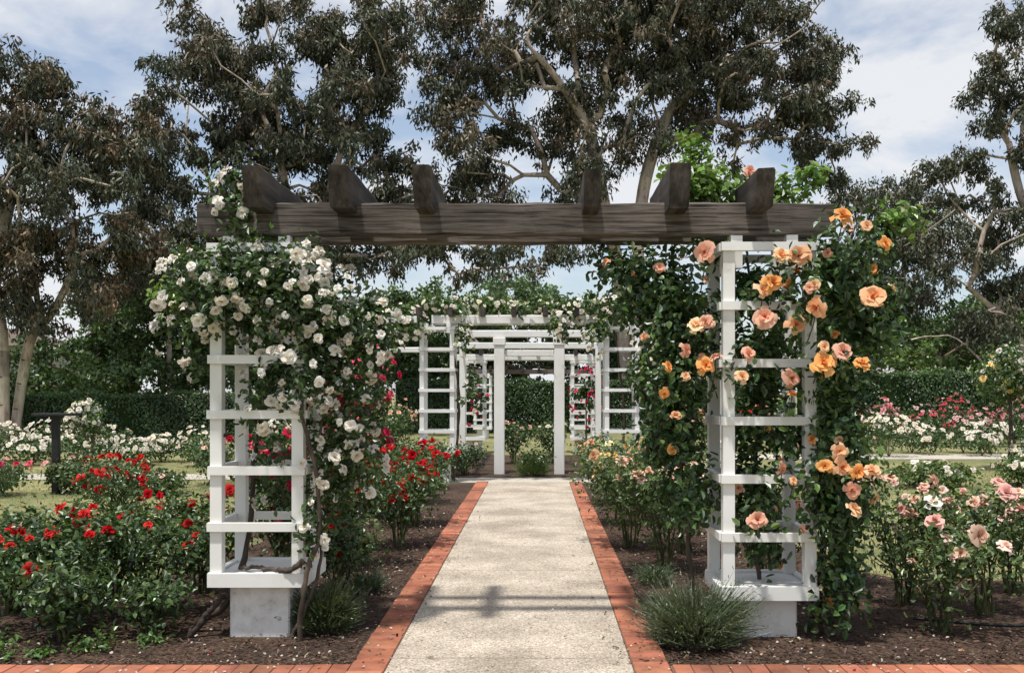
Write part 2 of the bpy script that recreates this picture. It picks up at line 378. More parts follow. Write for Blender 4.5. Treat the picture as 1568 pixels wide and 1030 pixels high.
sheet("garden_path_crossing",[(-4.4,4.0,17.42,18.4),(-30,-4.4,18.0,19.2),(4.0,32,23.4,25.2),(-30,-9,26.5,27.5)],.010,M_CONC)
mb=MB()
ysl=[1.0,3.0,5.9,8.8,11.7,14.6,17.4]
for a,b_ in zip(ysl[:-1],ysl[1:]):
    mb.box(PL,PR,a+.004,b_-.004,-.05,.022)
mb.build("garden_path",[M_AGG])
mb=MB()
def bc(): return varcol((.38,.145,.085),1,.10,.035)[0]
mb.box(PL-.215,PL-.004,1,17.4,-.05,.020,1); mb.box(PR+.004,PR+.215,1,17.4,-.05,.020,1)
y=1.0
while y<17.35:
    for x0,x1 in ((PL-.212,PL-.008),(PR+.008,PR+.212)):
        j=rng.normal(size=2)*.002
        mb.bev(x0+j[0],x1+j[0],y+.002,y+.098,0,.029+j[1]*.6,.003,0,bc())
    y+=.1
for sx0,sx1 in ((-12,PL-.22),(PR+.22,12)):
    mb.box(sx0,sx1,5.50,5.745,-.05,.020,1)
    x=sx0+.01
    while x<sx1-.09:
        mb.bev(x+.002,x+.104,5.51,5.735,0,.029+rng.normal()*.0015,.003,0,bc()); x+=.107
mb.build("brick_edging",[M_BRICK,M_MORTAR])
mb=MB(); n=32000
side=rng.random(n)<.5; yy=5.76+(rng.random(n)**1.5)*7.5
xx=np.where(side,-1.1-rng.random(n)*np.where(yy<8.6,5,2.1),.77+rng.random(n)*np.where(yy<8.6,4.5,2.1))
k=rng.random(n)<.012; xx[k]=rng.choice([-.95,.65],k.sum())+rng.normal(size=k.sum())*.12
P=np.stack([xx,yy,np.where(k,.034,rng.uniform(.008,.03,n))],1)
Dd=rng.normal(size=(n,3)); Dd[:,2]*=.22; Dd=nrm(Dd); S=nrm(np.cross(Dd,np.array([0,0,1.])+rng.normal(size=(n,3))*.25))
Lc=rng.uniform(.012,.045,n)[:,None]; Wc=rng.uniform(.005,.015,n)[:,None]
v=np.stack([P-Dd*Lc/2-S*Wc/2,P+Dd*Lc/2-S*Wc*.4,P+Dd*Lc/2+S*Wc/2,P-Dd*Lc/2+S*Wc*.3],1).reshape(-1,3)
tone=np.exp(rng.normal(size=(n,1))*.45); c=np.clip(np.array([.085,.056,.041])*tone*np.exp(rng.normal(size=(n,3))*.08),0,.35)
mb.add(v,np.arange(n*4).reshape(-1,4),0,np.repeat(c,4,0)); mb.build("bark_chips",[M_CHIP])
mb=MB(); n=1350
yy=5.5+rng.random(n)**1.4*8; xx=np.where(rng.random(n)<.5,rng.normal(size=n)*.6-1.7,rng.normal(size=n)*.8+1.9)
k=rng.random(n)<.05; xx[k]=rng.uniform(-1,.7,k.sum())
P=np.stack([xx,yy,np.full(n,.034)],1)
cc=np.array([(.65,.6,.5),(.6,.36,.24),(.5,.32,.25),(.35,.02,.03)])[rng.choice(4,n,p=[.6,.2,.12,.08])]
cc[(xx<0)&(rng.random(n)<.6)]=(.62,.56,.48)
N=nrm(np.array([0,0,1.])+rng.normal(size=(n,3))*.4); leaves_fold(mb,P,N,rng.uniform(.010,.028,n),rng.uniform(.010,.024,n),cc,0,0)
mb.build("fallen_petals",[M_PETAL])
mb=MB(); n=60000
yy=8.6+rng.random(n)**1.3*12; sd=rng.random(n)<.5; xx=np.where(sd,-3.1-rng.random(n)*9,2.8+rng.random(n)*8.5)
P=np.stack([xx,yy,np.zeros(n)],1); Dd=rng.normal(size=(n,3))*.5; Dd[:,2]=1; Dd=nrm(Dd)
pt=(np.sin(xx*1.3+yy*.7)+np.sin(yy*2.1-xx*.6))[:,None]*.12
c=np.clip((np.array([.22,.23,.09])+np.array([.1,.06,.04])*pt*2)*np.exp(rng.normal(size=(n,1))*.35),0,.5)
leaves_simple(mb,P,Dd,rng.uniform(.02,.05,n),rng.uniform(.006,.012,n),c,0); mb.build("lawn_grass",[M_LEAF])

# ------------------------------------------------------------ pergola
def tower(mb,x0,y0,w,z0,z1,nr,p=.075,rail=.055,shelf=True):
    x1=x0+w;y1=y0+w
    for a in (x0,x1-p):
        for b_ in (y0,y1-p): mb.box(a,a+p,b_,b_+p,z0+.004,z1-.004)
    zs=np.linspace(z0,z1-rail,nr)
    for i,z in enumerate(zs):
        hgt=rail if i else rail*1.6
        jx=rng.normal()*.003; jz=rng.normal()*.003
        z=z+jz if i else z
        mb.box(x0-.012+jx,x1+.012+jx,y0-.022,y0+.02,z,z+hgt)
        mb.box(x0-.012-jx,x1+.012-jx,y1-.02,y1+.022,z,z+hgt)
        mb.box(x0-.022,x0+.02,y0+.0205,y1-.0205,z+.002,z+hgt-.003)
        mb.box(x1-.02,x1+.022,y0+.0205,y1-.0205,z+.002,z+hgt-.003)
    if shelf: mb.box(x0+.022,x1-.022,y0+.022,y1-.022,z0-.006,z0+rail*1.25)
def rough_beam(mb,x0,x1,y0,y1,z0,z1,axis='x',jit=.006,n=26,slant=0,c=.010):
    Lx=np.linspace(0,1,n)
    if axis=='x': prof=[(y0,z0+c),(y0+c,z0),(y1-c,z0),(y1,z0+c),(y1,z1-c),(y1-c,z1),(y0+c,z1),(y0,z1-c)]
    else: prof=[(x0,z0+c),(x0+c,z0),(x1-c,z0),(x1,z0+c),(x1,z1-c),(x1-c,z1),(x0+c,z1),(x0,z1-c)]
    off=rng.normal(size=(n,8,2))*jit; off=(off+np.roll(off,1,0))/2
    V=[]
    for i,t in enumerate(Lx):
        for k,(a,z) in enumerate(prof):
            a2=a+off[i,k,0]; z2=z+off[i,k,1]
            if axis=='x': V.append((x0+(x1-x0)*t,a2,z2))
            else:
                s=slant*(1-(z-z0)/(z1-z0)) if t==0 else 0
                V.append((a2,y0+(y1-y0)*t+s,z2))
    q=[]
    for i in range(n-1):
        for k in range(8): q.append((i*8+k,i*8+(k+1)%8,(i+1)*8+(k+1)%8,(i+1)*8+k))
    for b0 in (0,(n-1)*8): q+=[(b0,b0+1,b0+2,b0+3),(b0,b0+3,b0+4,b0+7),(b0+7,b0+4,b0+5,b0+6)]
    mb.add(V,q)
pg=empty("pergola")
for x0,z0 in ((-2.11,.345),(1.19,.26)):
    mb=MB(); tower(mb,x0,6.40,.60,z0,2.555,7)
    for sx in (.10,.46):
        for sy in (6.50,6.86): mb.box(x0+sx-.037,x0+sx+.037,sy-.037,sy+.037,2.40,2.625)
    mb.build("trellis_tower",[M_WHITE],parent=pg)
    mb=MB(); mb.bev(x0+.105,x0+.495,6.47,6.87,-.05,z0-.004,.01); mb.build("plinth",[M_PIER],parent=pg)
mb=MB(); rough_beam(mb,-2.21,1.93,6.45,6.56,2.615,2.82,jit=.005,n=46); mb.build("front_beam",[M_WOODX],parent=pg)
mb=MB(); rough_beam(mb,-2.17,1.90,6.83,6.93,2.615,2.80,jit=.005,n=46); mb.build("back_beam",[M_WOODX],parent=pg)
for xc in (-1.77,-1.235,-.72,.335,.88,1.40):
    mb=MB(); w=.056+rng.normal()*.004; j=rng.normal()*.012
    rough_beam(mb,xc-w,xc+w,6.12+j,7.28,2.745,2.985+j,axis='y',n=8,slant=.07,jit=.0035,c=.008); mb.build("rafter",[M_WOODY],parent=pg)

def white_pergola(name,D,xa,xb,w,z0,z1,zb,dark=False,over=.3):
    e=empty(name)
    for x0 in (xa,xb-w):
        mb=MB(); tower(mb,x0,D,w,z0,z1,7)
        for sx in (.1,w-.1):
            for sy in (D+.1,D+w-.1): mb.box(x0+sx-.04,x0+sx+.04,sy-.04,sy+.04,z1-.1,zb+.01)
        mb.build("trellis_tower",[M_WHITE],parent=e)
        mb=MB(); mb.bev(x0+.1,x0+w-.1,D+.1,D+w-.1,-.05,z0-.008,.01); mb.build("plinth",[M_PIER],parent=e)
    m=M_WOODX if dark else M_WHITE
    mb=MB()
    for yy in (D+.08,D+w-.15): rough_beam(mb,xa-over,xb+over,yy,yy+.08,zb,zb+.15,jit=.002)
    mb.build("beams",[m],parent=e)
    mb=MB()
    for x in np.linspace(xa,xb,8): rough_beam(mb,x-.04,x+.04,D-.2,D+w+.2,zb+.12,zb+.27,axis='y',n=6,jit=.002)
    mb.build("rafters",[M_WOODY],parent=e)
    return e
pc=white_pergola("white_pergola",17.3,-2.06,1.76,.6,.52,2.72,2.78,over=-.2)
mb=MB()
rough_beam(mb,-3.6,-2.1,17.7,17.8,2.60,2.72,jit=.001); rough_beam(mb,-3.6,-2.1,17.2,17.3,2.78,2.9,jit=.001)
rough_beam(mb,-3.5,-2.2,19.2,19.3,2.35,2.45,jit=.001)
rough_beam(mb,1.8,3.4,17.7,17.8,2.62,2.74,jit=.001)
for x in (-3.55,3.3): mb.box(x-.05,x+.05,17.7,17.8,-.05,2.6)
mb.build("side_rails",[M_WHITE],parent=pc)
gp=empty("garden_gateway")
mb=MB()
for x in (-.75,.41):
    mb.bev(x-.1,x+.1,19.2,19.4,-.05,2.62,.012)
    mb.bev(x-.12,x+.12,19.18,19.42,2.50,2.64,.01)
mb.build("posts",[M_WHITE],parent=gp)
mb=MB(); rough_beam(mb,-1.65,1.32,19.22,19.38,2.645,2.78,jit=.001)
rough_beam(mb,-.64,.30,19.26,19.34,2.28,2.40,jit=.001)
rough_beam(mb,-1.75,1.4,21.0,21.1,2.50,2.63,jit=.001)
for x in (-1.6,1.27): rough_beam(mb,x-.05,x+.05,18.2,26,2.785,2.90,axis='y',jit=.001,n=8)
mb.build("lintels",[M_WHITE],parent=gp)
mb=MB()
for x in (-1.6,1.27): mb.box(x-.06,x+.06,21.0,21.12,0,2.5)
mb.build("rear_posts",[M_WHITE],parent=gp)
white_pergola("white_pergola",25.5,-1.95,1.45,.6,.35,2.38,2.40)
white_pergola("white_pergola",34,-2.2,1.7,.6,.3,2.15,2.2,dark=True)

# ------------------------------------------------------------ hedges
def hedge(name,pts,h,th,nl,ls=.10,col=(.05,.088,.03)):
    mb=MB(); pts=[np.array(p,float) for p in pts]
    lens=[np.linalg.norm(b-a) for a,b in zip(pts[:-1],pts[1:])]; tot=sum(lens)
    for (a,b),l in zip(zip(pts[:-1],pts[1:]),lens):
        d=(b-a)/l; nn=np.array([-d[1],d[0]])
        if nn[1]>0: nn=-nn
        c=[a+nn*(th/2-.06),b+nn*(th/2-.06),b-nn*(th/2),a-nn*(th/2)]
        v=[(*p,0) for p in c]+[(*p,h-.06) for p in c]
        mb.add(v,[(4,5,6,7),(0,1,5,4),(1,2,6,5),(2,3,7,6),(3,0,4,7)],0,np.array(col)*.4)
        n=int(nl*l/tot); s=rng.random(n)*l; front=rng.random(n)<.72
        u=np.where(front,th/2,rng.uniform(-th/2,th/2,n)); z=np.where(front,rng.random(n)*h,h)
        wob=.07*np.sin(s*1.7)+.045*np.sin(s*4.3+z*3)
        u=u+np.where(front,wob,0)+rng.normal(size=n)*.04; z=z+np.where(front,0,wob)+rng.normal(size=n)*.04
        P=np.stack([a[0]+d[0]*s+nn[0]*u,a[1]+d[1]*s+nn[1]*u,z],1)
        N=np.where(front[:,None],np.array([[nn[0],nn[1],.5]]),np.array([[0,0,1.]])) ; N=nrm(N+rng.normal(size=(n,3))*.6)
        tone=(1+.25*np.sin(s*.9+z*2)+.2*np.sin(s*3.1+z*4))[:,None]
        cc=varcol(col,n,.35,.08)*tone; k=~front; cc[k]*=1.5  # sunlit hedge top painted in: top leaves get a brighter colour
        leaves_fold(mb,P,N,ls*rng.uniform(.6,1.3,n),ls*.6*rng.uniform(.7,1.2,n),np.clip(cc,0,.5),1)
    return mb.build(name,[M_CHIP,M_LEAF])
hedge("clipped_hedge",[(-34,31),(-5.5,32)],1.47,1.2,42000)
hedge("clipped_hedge",[(-5.5,39),(9,39)],1.95,1.2,22000)
hedge("clipped_hedge",[(9,34),(32,34)],2.2,1.2,34000)

# ------------------------------------------------------------ climbing roses
def climbing(name,blobs,pal,blist,nrand,bs,ls,dens,stems,green,outf=.2,T=TB,tips=None):
    mb=MB(); Ps=[];Cs=[]
    for (x,y,z,rx,ry,rz,k) in blobs:
        n=int(dens*k*(rx*ry*rz)**(2/3)); ns=max(4,n//55)
        sc=sample_blob((x,y,z),(rx,ry,rz),ns,.5); w=rng.integers(0,ns,n)
        P=sc[w]+rng.normal(size=(n,3))*np.array([.055,.055,.075])
        Ps.append(P); Cs.append(np.repeat([[x,y,z]],n,0))
        for s in sc[:max(2,ns//3)]:
            c=np.array([x,y,z]); m=(c+s)/2+rng.normal(size=3)*.05
            tube(mb,[c,m,s],.006,.003,0,varcol((.08,.085,.04),1,.2)[0],4,5)
    P=np.concatenate(Ps); C=np.concatenate(Cs)
    rose_shrub_leaves(mb,P,C,outf,ls,green)
    if tips:
        for (x,y,z,rx,ry,rz,n) in tips:
            ns=max(3,n//30); sc=sample_blob((x,y,z),(rx,ry,rz),ns,.6); w=rng.integers(0,ns,n)
            Pt=sc[w]+rng.normal(size=(n,3))*.045
            rose_shrub_leaves(mb,Pt,np.repeat([[x,y,z-.1]],n,0),.5,ls,((.10,.17,.035),(.18,.28,.06)))
            for s in sc: tube(mb,[(x,y,z-rz*1.2),((x+s[0])/2,(y+s[1])/2,s[2]-rz*.4),s],.006,.003,0,(.12,.15,.04),4,6)
    if nrand:
        wt=np.array([b[6]*(b[3]*b[5]) for b in blobs]); wt/=wt.sum()
        bi=rng.choice(len(blobs),nrand,p=wt); B=np.array(blobs)[bi]
        d=rand_dirs(nrand); d[:,1]=-np.abs(d[:,1])*.9; d=nrm(d)
        c=B[:,:3]+d*B[:,3:6]*rng.uniform(.9,1.2,(nrand,1))
        i,o=pick(pal,nrand); blooms(mb,c,nrm(d+np.array([0,-.3,.25])+rng.normal(size=(nrand,3))*.4),bs*rng.uniform(.55,1.2,nrand),i,o,2,T)
    if blist:
        c=np.array([W(x,y,D) for x,y,D,s in blist]); s=np.array([s for *_,s in blist])
        i,o=pick(pal,len(c)); blooms(mb,c,nrm(np.array([0,-1,.45])+rng.normal(size=(len(c),3))*.38),s,i,o,2,T)
        for q in c: tube(mb,[q+np.array([0,.015,-.02]),q+np.array([.02,.14,-.1]),q+np.array([.03,.35,-.22])],.004,.005,0,(.07,.1,.03),4,5)
        for q in c:
            m=18; Pq=q+rng.normal(size=(m,3))*np.array([.07,.03,.07])+np.array([0,.13,-.05]); rose_shrub_leaves(mb,Pq,q[None]+np.array([[0,.25,-.1]]),.3,ls,green)
    for (pts,r0,r1,c) in stems: tube(mb,pts,r0,r1,0,c,8,30,.004)
    return mb.build(name,[M_STEM,M_LEAF,M_PETAL],smooth=(0,2))
GB=(.095,.072,.055)
climbing("climbing_white_rose",[
 (-2.12,6.5,2.24,.36,.35,.27,1.1),(-1.72,6.4,2.36,.38,.34,.2,1.2),(-1.35,6.5,2.14,.32,.34,.27,1.1),(-1.15,6.55,1.95,.2,.28,.27,1),(-1.55,6.25,2.2,.3,.15,.25,1),(-1.95,6.25,2.4,.25,.12,.15,1),
 (-1.5,6.45,1.80,.28,.3,.35,1),(-1.28,6.6,1.5,.22,.28,.32,1),(-1.78,6.55,1.6,.18,.2,.45,.7),(-1.38,6.55,1.15,.2,.22,.28,.9),(-1.2,6.8,1.2,.18,.2,.3,.7),
 (-1.44,6.45,.78,.13,.15,.25,.9),(-2.30,6.5,2.0,.17,.2,.27,.9),(-2.2,6.6,1.78,.12,.15,.15,.5),(-1.93,6.5,2.93,.2,.2,.10,.9),(-1.98,6.45,2.74,.1,.16,.12,.9),(-1.85,6.75,1.1,.12,.15,.3,.3),(-1.07,6.6,2.12,.15,.2,.1,.5)],
 WHT,None,310,.041,.05,11500,[
 ([(-1.52,6.38,-.02),(-1.50,6.34,.3),(-1.46,6.36,.5),(-1.40,6.36,.7),(-1.42,6.37,1.1),(-1.52,6.38,1.5),(-1.47,6.4,1.85),(-1.56,6.5,2.3)],.017,.012,GB),
 ([(-1.98,6.6,.43),(-1.85,6.5,.455),(-1.70,6.42,.45),(-1.58,6.37,.46),(-1.5,6.37,.52)],.012,.02,(.09,.07,.055)),
 ([(-2.35,6.6,-.03),(-2.2,6.62,.10),(-2.05,6.62,.22),(-1.95,6.7,.6),(-1.9,6.75,1.3),(-1.7,6.7,2.1)],.03,.012,(.06,.045,.036)),
 ([(-2.28,6.45,-.03),(-2.16,6.47,.14),(-2.05,6.5,.27)],.024,.016,(.06,.045,.036)),
 ([(-2.0,6.6,2.2),(-1.95,6.4,2.6),(-1.9,6.4,2.85),(-1.98,6.5,3.0)],.01,.006,(.09,.08,.05)),
 ([(-1.6,6.4,-.02),(-1.42,6.5,.5),(-1.44,6.5,1.2),(-1.3,6.5,1.8)],.012,.008,GB)],
 (G1,G2),tips=[(-1.9,6.5,2.62,.3,.2,.08,120),(-2.40,6.5,2.25,.08,.1,.2,90)],T=TB)
ol=[(1079,386,6.3,.066),(1222,390,6.2,.082),(1196,391,6.22,.06),(1291,330,6.3,.072),(1327,345,6.3,.04),(1356,371,6.3,.05),(1184,432,6.2,.074),(1168,444,6.24,.06),(1337,453,6.3,.075),
(1250,470,6.25,.076),(1247,436,6.3,.04),(1171,485,6.25,.074),(1219,497,6.22,.072),(1080,493,6.35,.058),(1066,497,6.3,.056),(1051,535,6.3,.05),(1081,559,6.3,.062),(1137,576,6.3,.05),(1146,541,6.3,.052),
(1261,554,6.22,.08),(1290,537,6.3,.066),(1320,556,6.3,.056),(1212,579,6.25,.065),(1213,602,6.25,.036),(1023,560,6.5,.04),(1017,602,6.5,.036),(1198,717,6.3,.045),(1263,713,6.3,.054),(1290,715,6.2,.06),
(1285,690,6.25,.055),(1313,722,6.3,.06),(1335,720,6.3,.062),(1305,750,6.25,.056),(1307,778,6.25,.058),(1160,795,6.3,.068),(1034,635,6.5,.04),(1148,262,6.6,.05),(1215,735,6.3,.03),(1262,530,6.3,.04),(1100,300,6.9,.03),(1050,575,6.4,.035),(1096,545,6.35,.045),(1239,440,6.3,.035)]
ol=[(x,y,(D if y<310 else (6.05 if x>1230 else (6.2 if x>1110 else 6.3))),s*1.03) for x,y,D,s in ol]
climbing("climbing_apricot_rose",[
 (.80,6.8,2.30,.28,.3,.22,1),(.60,6.9,2.47,.16,.2,.12,.7),(1.0,6.7,2.05,.28,.3,.3,1),(.92,6.7,1.68,.26,.28,.3,1),(.92,6.75,1.3,.24,.26,.28,.9),(1.02,6.75,.95,.2,.24,.25,.8),
 (1.5,6.6,2.25,.26,.22,.22,.9),(1.5,6.68,1.85,.24,.2,.28,.9),(1.5,6.65,1.4,.24,.2,.3,.9),(1.45,6.68,.95,.22,.2,.3,.85),(1.5,6.7,.6,.2,.18,.18,.6),
 (1.93,6.42,2.40,.23,.24,.26,1.2),(2.1,6.45,2.12,.2,.25,.28,1.1),(1.92,6.4,1.72,.19,.23,.3,1.2),(1.92,6.4,1.3,.18,.22,.28,1.2),(1.97,6.42,.88,.2,.2,.3,1.2),(1.97,6.45,.45,.16,.18,.25,1.1),(1.7,6.3,2.3,.14,.08,.22,.5),(1.72,6.3,1.1,.06,.06,.5,.5),
 (2.15,6.5,2.65,.16,.16,.12,.7),(1.1,6.9,2.6,.25,.2,.1,.8),(.6,7.0,2.15,.12,.15,.12,.4),(1.85,6.4,.22,.1,.12,.15,.8)],
 ORNG,ol,34,.042,.062,12000,[
 ([(1.95,6.5,-.03),(1.92,6.45,.5),(1.95,6.5,1.2),(1.88,6.5,2.0)],.02,.012,GB),([(1.88,6.6,-.03),(1.84,6.5,.3),(1.86,6.55,.9),(1.7,6.6,1.9)],.016,.01,GB),
 ([(1.5,6.75,.3),(1.45,6.7,.9),(1.5,6.65,1.8),(1.4,6.7,2.5)],.016,.01,GB),([(1.1,6.8,-.03),(1.02,6.8,.6),(.95,6.75,1.4),(.9,6.8,2.3)],.018,.01,GB)],
 ((.036,.072,.022),G2),.28,tips=[(1.12,6.9,3.05,.26,.2,.16,560),(1.72,6.9,3.0,.2,.2,.15,300),(1.1,7.0,3.3,.12,.12,.14,120),(1.9,6.7,3.12,.08,.1,.16,90),(2.35,6.5,2.78,.14,.14,.13,150),(1.5,6.9,2.95,.3,.2,.08,260),(1.98,6.4,1.3,.22,.2,.9,420)])
climbing("climbing_cream_rose",[(-2.4,17.4,2.75,.45,.4,.35,1),(-1.6,17.6,3.12,.5,.4,.15,1),(-.8,17.6,3.08,.6,.4,.13,1),(.0,17.6,3.05,.5,.4,.13,.8),(.7,17.5,3.05,.5,.4,.2,1),(1.3,17.5,3.0,.4,.4,.25,1),(.4,17.3,2.75,.25,.3,.3,.7),(1.0,17.3,2.55,.25,.3,.4,.8),
 (1.75,17.4,2.2,.25,.3,.7,.6),(2.3,17.5,2.3,.5,.4,.7,.9),(-1.3,17.4,2.5,.2,.2,.4,.5),(-1.2,17.5,1.6,.15,.2,.6,.35),(2.2,17.5,1.3,.4,.3,.7,.8),(-3.0,17.4,2.3,.5,.4,.5,.6)],
 WHT,None,480,.05,.09,4200,[([(1.5,17.6,0),(1.5,17.6,1.5),(1.3,17.5,2.9)],.03,.015,GB),([(-1.5,17.6,0),(-1.4,17.6,1.5),(-1.6,17.5,2.9)],.03,.015,GB)],((.06,.10,.035),G3),.35,T=TF)
climbing("climbing_red_rose",[(-2.15,12.5,1.75,.42,.4,.4,1),(-2.2,12.5,1.2,.38,.4,.5,1),(-2.15,12.5,.7,.4,.4,.5,1),(-2.65,12.6,1.7,.3,.3,.5,.8)],MAG,None,130,.06,.075,5000,[([(-2.2,12.5,0),(-2.2,12.5,1.6)],.03,.015,GB)],(G1,G2),T=TS)
climbing("climbing_pink_rose",[(1.2,24.8,1.5,.4,.3,.7,1),(-1.6,24.9,1.5,.3,.3,.7,.6)],MAG,None,50,.06,.1,2200,[([(1.2,24.8,0),(1.2,24.8,1.6)],.03,.015,GB)],(G1,G2),T=TF)

# ------------------------------------------------------------ rose bushes
B=[ # X,Y,r,h,pal,nb,bs,nl
(-1.42,10.2,.52,.9,RED,34,.05,2300),(-1.8,9.0,.48,.92,RED,30,.05,2300),(-1.45,11.8,.5,.9,RED,28,.052,1900),(-2.35,9.9,.5,.9,RED,18,.05,1600),(-1.95,7.7,.42,1.3,MAG,44,.052,2000),
(-1.55,7.75,.32,.62,RED,9,.05,1300),(-2.6,11.6,.5,.85,RED,14,.05,1300),(-1.75,14.2,.5,.85,RED,12,.05,1100),(-2.6,14.6,.5,.8,PINK,8,.05,1000),(-1.9,16.3,.45,.7,PINK,8,.05,900),
(-2.75,7.1,.42,.70,RED,10,.047,1900),(-3.25,6.9,.45,.68,RED,9,.047,1900),(-2.65,7.9,.4,.76,RED,10,.047,1500),(-3.35,7.8,.45,.70,RED,10,.047,1700),(-3.8,7.2,.42,.64,RED,6,.045,1700),(-3.05,6.4,.36,.48,RED,2,.045,1300),(-4.3,7.8,.4,.62,RED,6,.045,1300),(-3.75,6.4,.42,.56,RED,3,.045,1600),(-2.55,6.55,.25,.36,RED,0,.045,700),
(-4.9,11.6,.6,.78,RED,34,.052,1900),(-6.9,12.2,.5,.75,MAG,12,.05,1200),
(1.12,8.8,.48,.98,PINK,20,.058,2400),(.95,10.2,.5,.94,YEL+ORNG,24,.052,2100),(1.45,9.8,.5,1.05,ORNG,20,.05,1900),(.98,12.0,.5,.92,YEL+ORNG,22,.05,1700),(1.6,12.0,.5,.9,PINK,14,.05,1400),(1.1,14.2,.5,.85,ORNG,14,.05,1200),(1.3,16.2,.5,.8,YEL,12,.05,1000),(2.0,14.8,.5,.85,PINK,9,.05,1000),
(1.85,7.9,.4,.75,ORNG,8,.05,1300),(2.45,8.2,.42,.88,PINK,14,.058,1300),
(2.68,6.62,.40,.68,PINK,10,.060,950),(3.2,7.15,.42,.86,PINK,15,.060,1100),(2.75,7.5,.38,.9,PINK,14,.060,1000),(3.75,7.9,.42,.8,PINK,12,.055,1100),(3.5,6.4,.35,.5,PINK,3,.05,800),(4.1,7.2,.4,.75,PINK,9,.055,900),
(-.1,18.9,.25,.45,WHT,0,.05,500),(-.55,22,.45,.9,PINK,12,.06,900),(.3,22.2,.45,.85,WHT,10,.06,900),(1.05,19.0,.4,.7,PINK,8,.05,800),(-1.4,19,.4,.6,PINK,6,.05,700),
(-5.5,17,.6,.7,PINK,8,.05,900),(-3.8,21,.8,1.2,WHT,18,.06,1300),(-3.4,17,.5,1.1,MAG,14,.06,900)]
for (X,Y,r_,h,pal,nb,bs,nl) in B:
    far=Y>13
    rose_bush("rose_bush",X,Y,r_,h,pal,nb,bs,nl,.05 if not far else .07,green=((.042,.076,.022),(.09,.14,.038)) if X<0 else ((.06,.098,.028),(.12,.17,.05)),outf=.3,T=TS if far else TB,low=.3 if X<0 else .38,canes=9)
rose_bed("rose_bed",-15,-7.0,21,23.4,.85,WHT,420,9000,.065)
rose_bed("rose_bed",-9.2,-5.2,14.6,16.2,.6,PINK,30,4500,.05,green=((.06,.095,.03),(.12,.15,.055)))
rose_bed("rose_bed",-13,-7.2,12.2,13.4,.6,RED,50,4500,.05)
rose_bed("rose_bed",7.0,17,24,26.5,.95,WHT,340,9000,.07)
rose_bed("rose_bed",8.6,20,28.5,31,1.35,SPK,420,11000,.075)
rose_bed("rose_bed",5.0,7.6,21,22.2,.8,PINK,50,3000,.06)
rose_bed("rose_bed",6.3,10.5,16,17.4,.62,WHT,80,7000,.055,green=((.08,.12,.03),(.15,.2,.06)))
rose_bed("rose_bed",9.2,13,19.5,20.6,.7,WHT,260,3500,.06)
rose_bed("rose_bed",-7.5,-3.2,26,28,1.3,PINK+WHT,80,5000,.07,green=((.06,.10,.03),(.12,.17,.05)))
rose_bed("rose_bed",3.2,7,27,30,1.4,RED+PINK,130,5000,.07)
def nrm_p(a): return a/a.sum()
def standard_rose(name,X,Y,zc,r_,pal,nb,nl=1600,bs=.075):
    mb=MB(); tube(mb,[(X,Y,-.02),(X+.03,Y,zc*.5),(X,Y,zc)],.028,.02,0,GB,7,10,.006)
    tube(mb,[(X+.15,Y,-.02),(X+.06,Y,zc*.5),(X+.05,Y,zc)],.016,.014,0,(.1,.09,.08),6,6)
    ns=14; sc=sample_blob((X,Y,zc),(r_*.95,r_*.9,r_*.65),ns,.5)
    for s_ in sc: tube(mb,[(X,Y,zc-r_*.6),((X+s_[0])/2,(Y+s_[1])/2,s_[2]-.05),s_],.01,.004,0,(.09,.09,.05),4,5)
    w=rng.integers(0,ns,nl); P=sc[w]+rng.normal(size=(nl,3))*r_*.2; rose_shrub_leaves(mb,P,np.array([[X,Y,zc]]),.3,.075,(G1,G3))
    w=rng.choice(ns,nb,p=nrm_p(rng.uniform(.2,1,ns))); d=rand_dirs(nb); d[:,1]=-np.abs(d[:,1]); C=sc[w]+d*r_*rng.uniform(.25,.42,(nb,1))
    i,o=pick(pal,nb); blooms(mb,C,nrm(d+[0,-.2,.3]),bs*rng.uniform(.6,1.2,nb),i,o,2,TS)
    mb.build(name,[M_STEM,M_LEAF,M_PETAL],smooth=(0,2))
standard_rose("standard_rose",-8.9,19.8,1.05,.42,WHT,90,1400,.065)
standard_rose("standard_rose",9.6,20.3,1.95,.85,YEL+WHT,100,5200,.08)
def lavender(name,X,Y,r_,h,n=1500,col=(.10,.13,.075)):
    mb=MB(); a=rng.random(n)*2*pi; u=np.sqrt(rng.random(n)); th=u*1.15+rng.normal(size=n)*.08
    base=np.stack([X+np.cos(a)*u*r_*.45,Y+np.sin(a)*u*r_*.45,rng.random(n)*h*.4],1)
    D=nrm(np.stack([np.cos(a)*np.sin(th),np.sin(a)*np.sin(th),np.cos(th)],1)+rng.normal(size=(n,3))*.18)
    L_=h*rng.uniform(.35,.85,n)*(1+.25*np.sin(a*3+X))
    leaves_simple(mb,base,D,L_,np.full(n,.008),varcol(col,n,.3,.08),0)
    m=n*5; w=rng.integers(0,n,m); t=rng.uniform(.25,1,m)
    P=base[w]+D[w]*(L_[w]*t)[:,None]; DD=nrm(D[w]+rng.normal(size=(m,3))*.55)
    leaves_simple(mb,P,DD,rng.uniform(.018,.038,m),rng.uniform(.004,.007,m),varcol(col,m,.3,.08),0)
    mb.build(name,[M_LEAF])
lavender("lavender_bush",.98,6.25,.34,.40,1900,(.10,.125,.07)); lavender("lavender_bush",-1.42,6.62,.22,.36,900,(.075,.10,.045)); lavender("lavender_bush",-.1,18.8,.4,.4,700,(.12,.18,.05)); lavender("lavender_bush",-1.7,18.9,.4,.45,600); lavender("lavender_bush",1.5,18.8,.4,.4,600)
lavender("lavender_bush",-1.35,7.9,.16,.2,300); lavender("lavender_bush",.95,8.2,.16,.2,300)
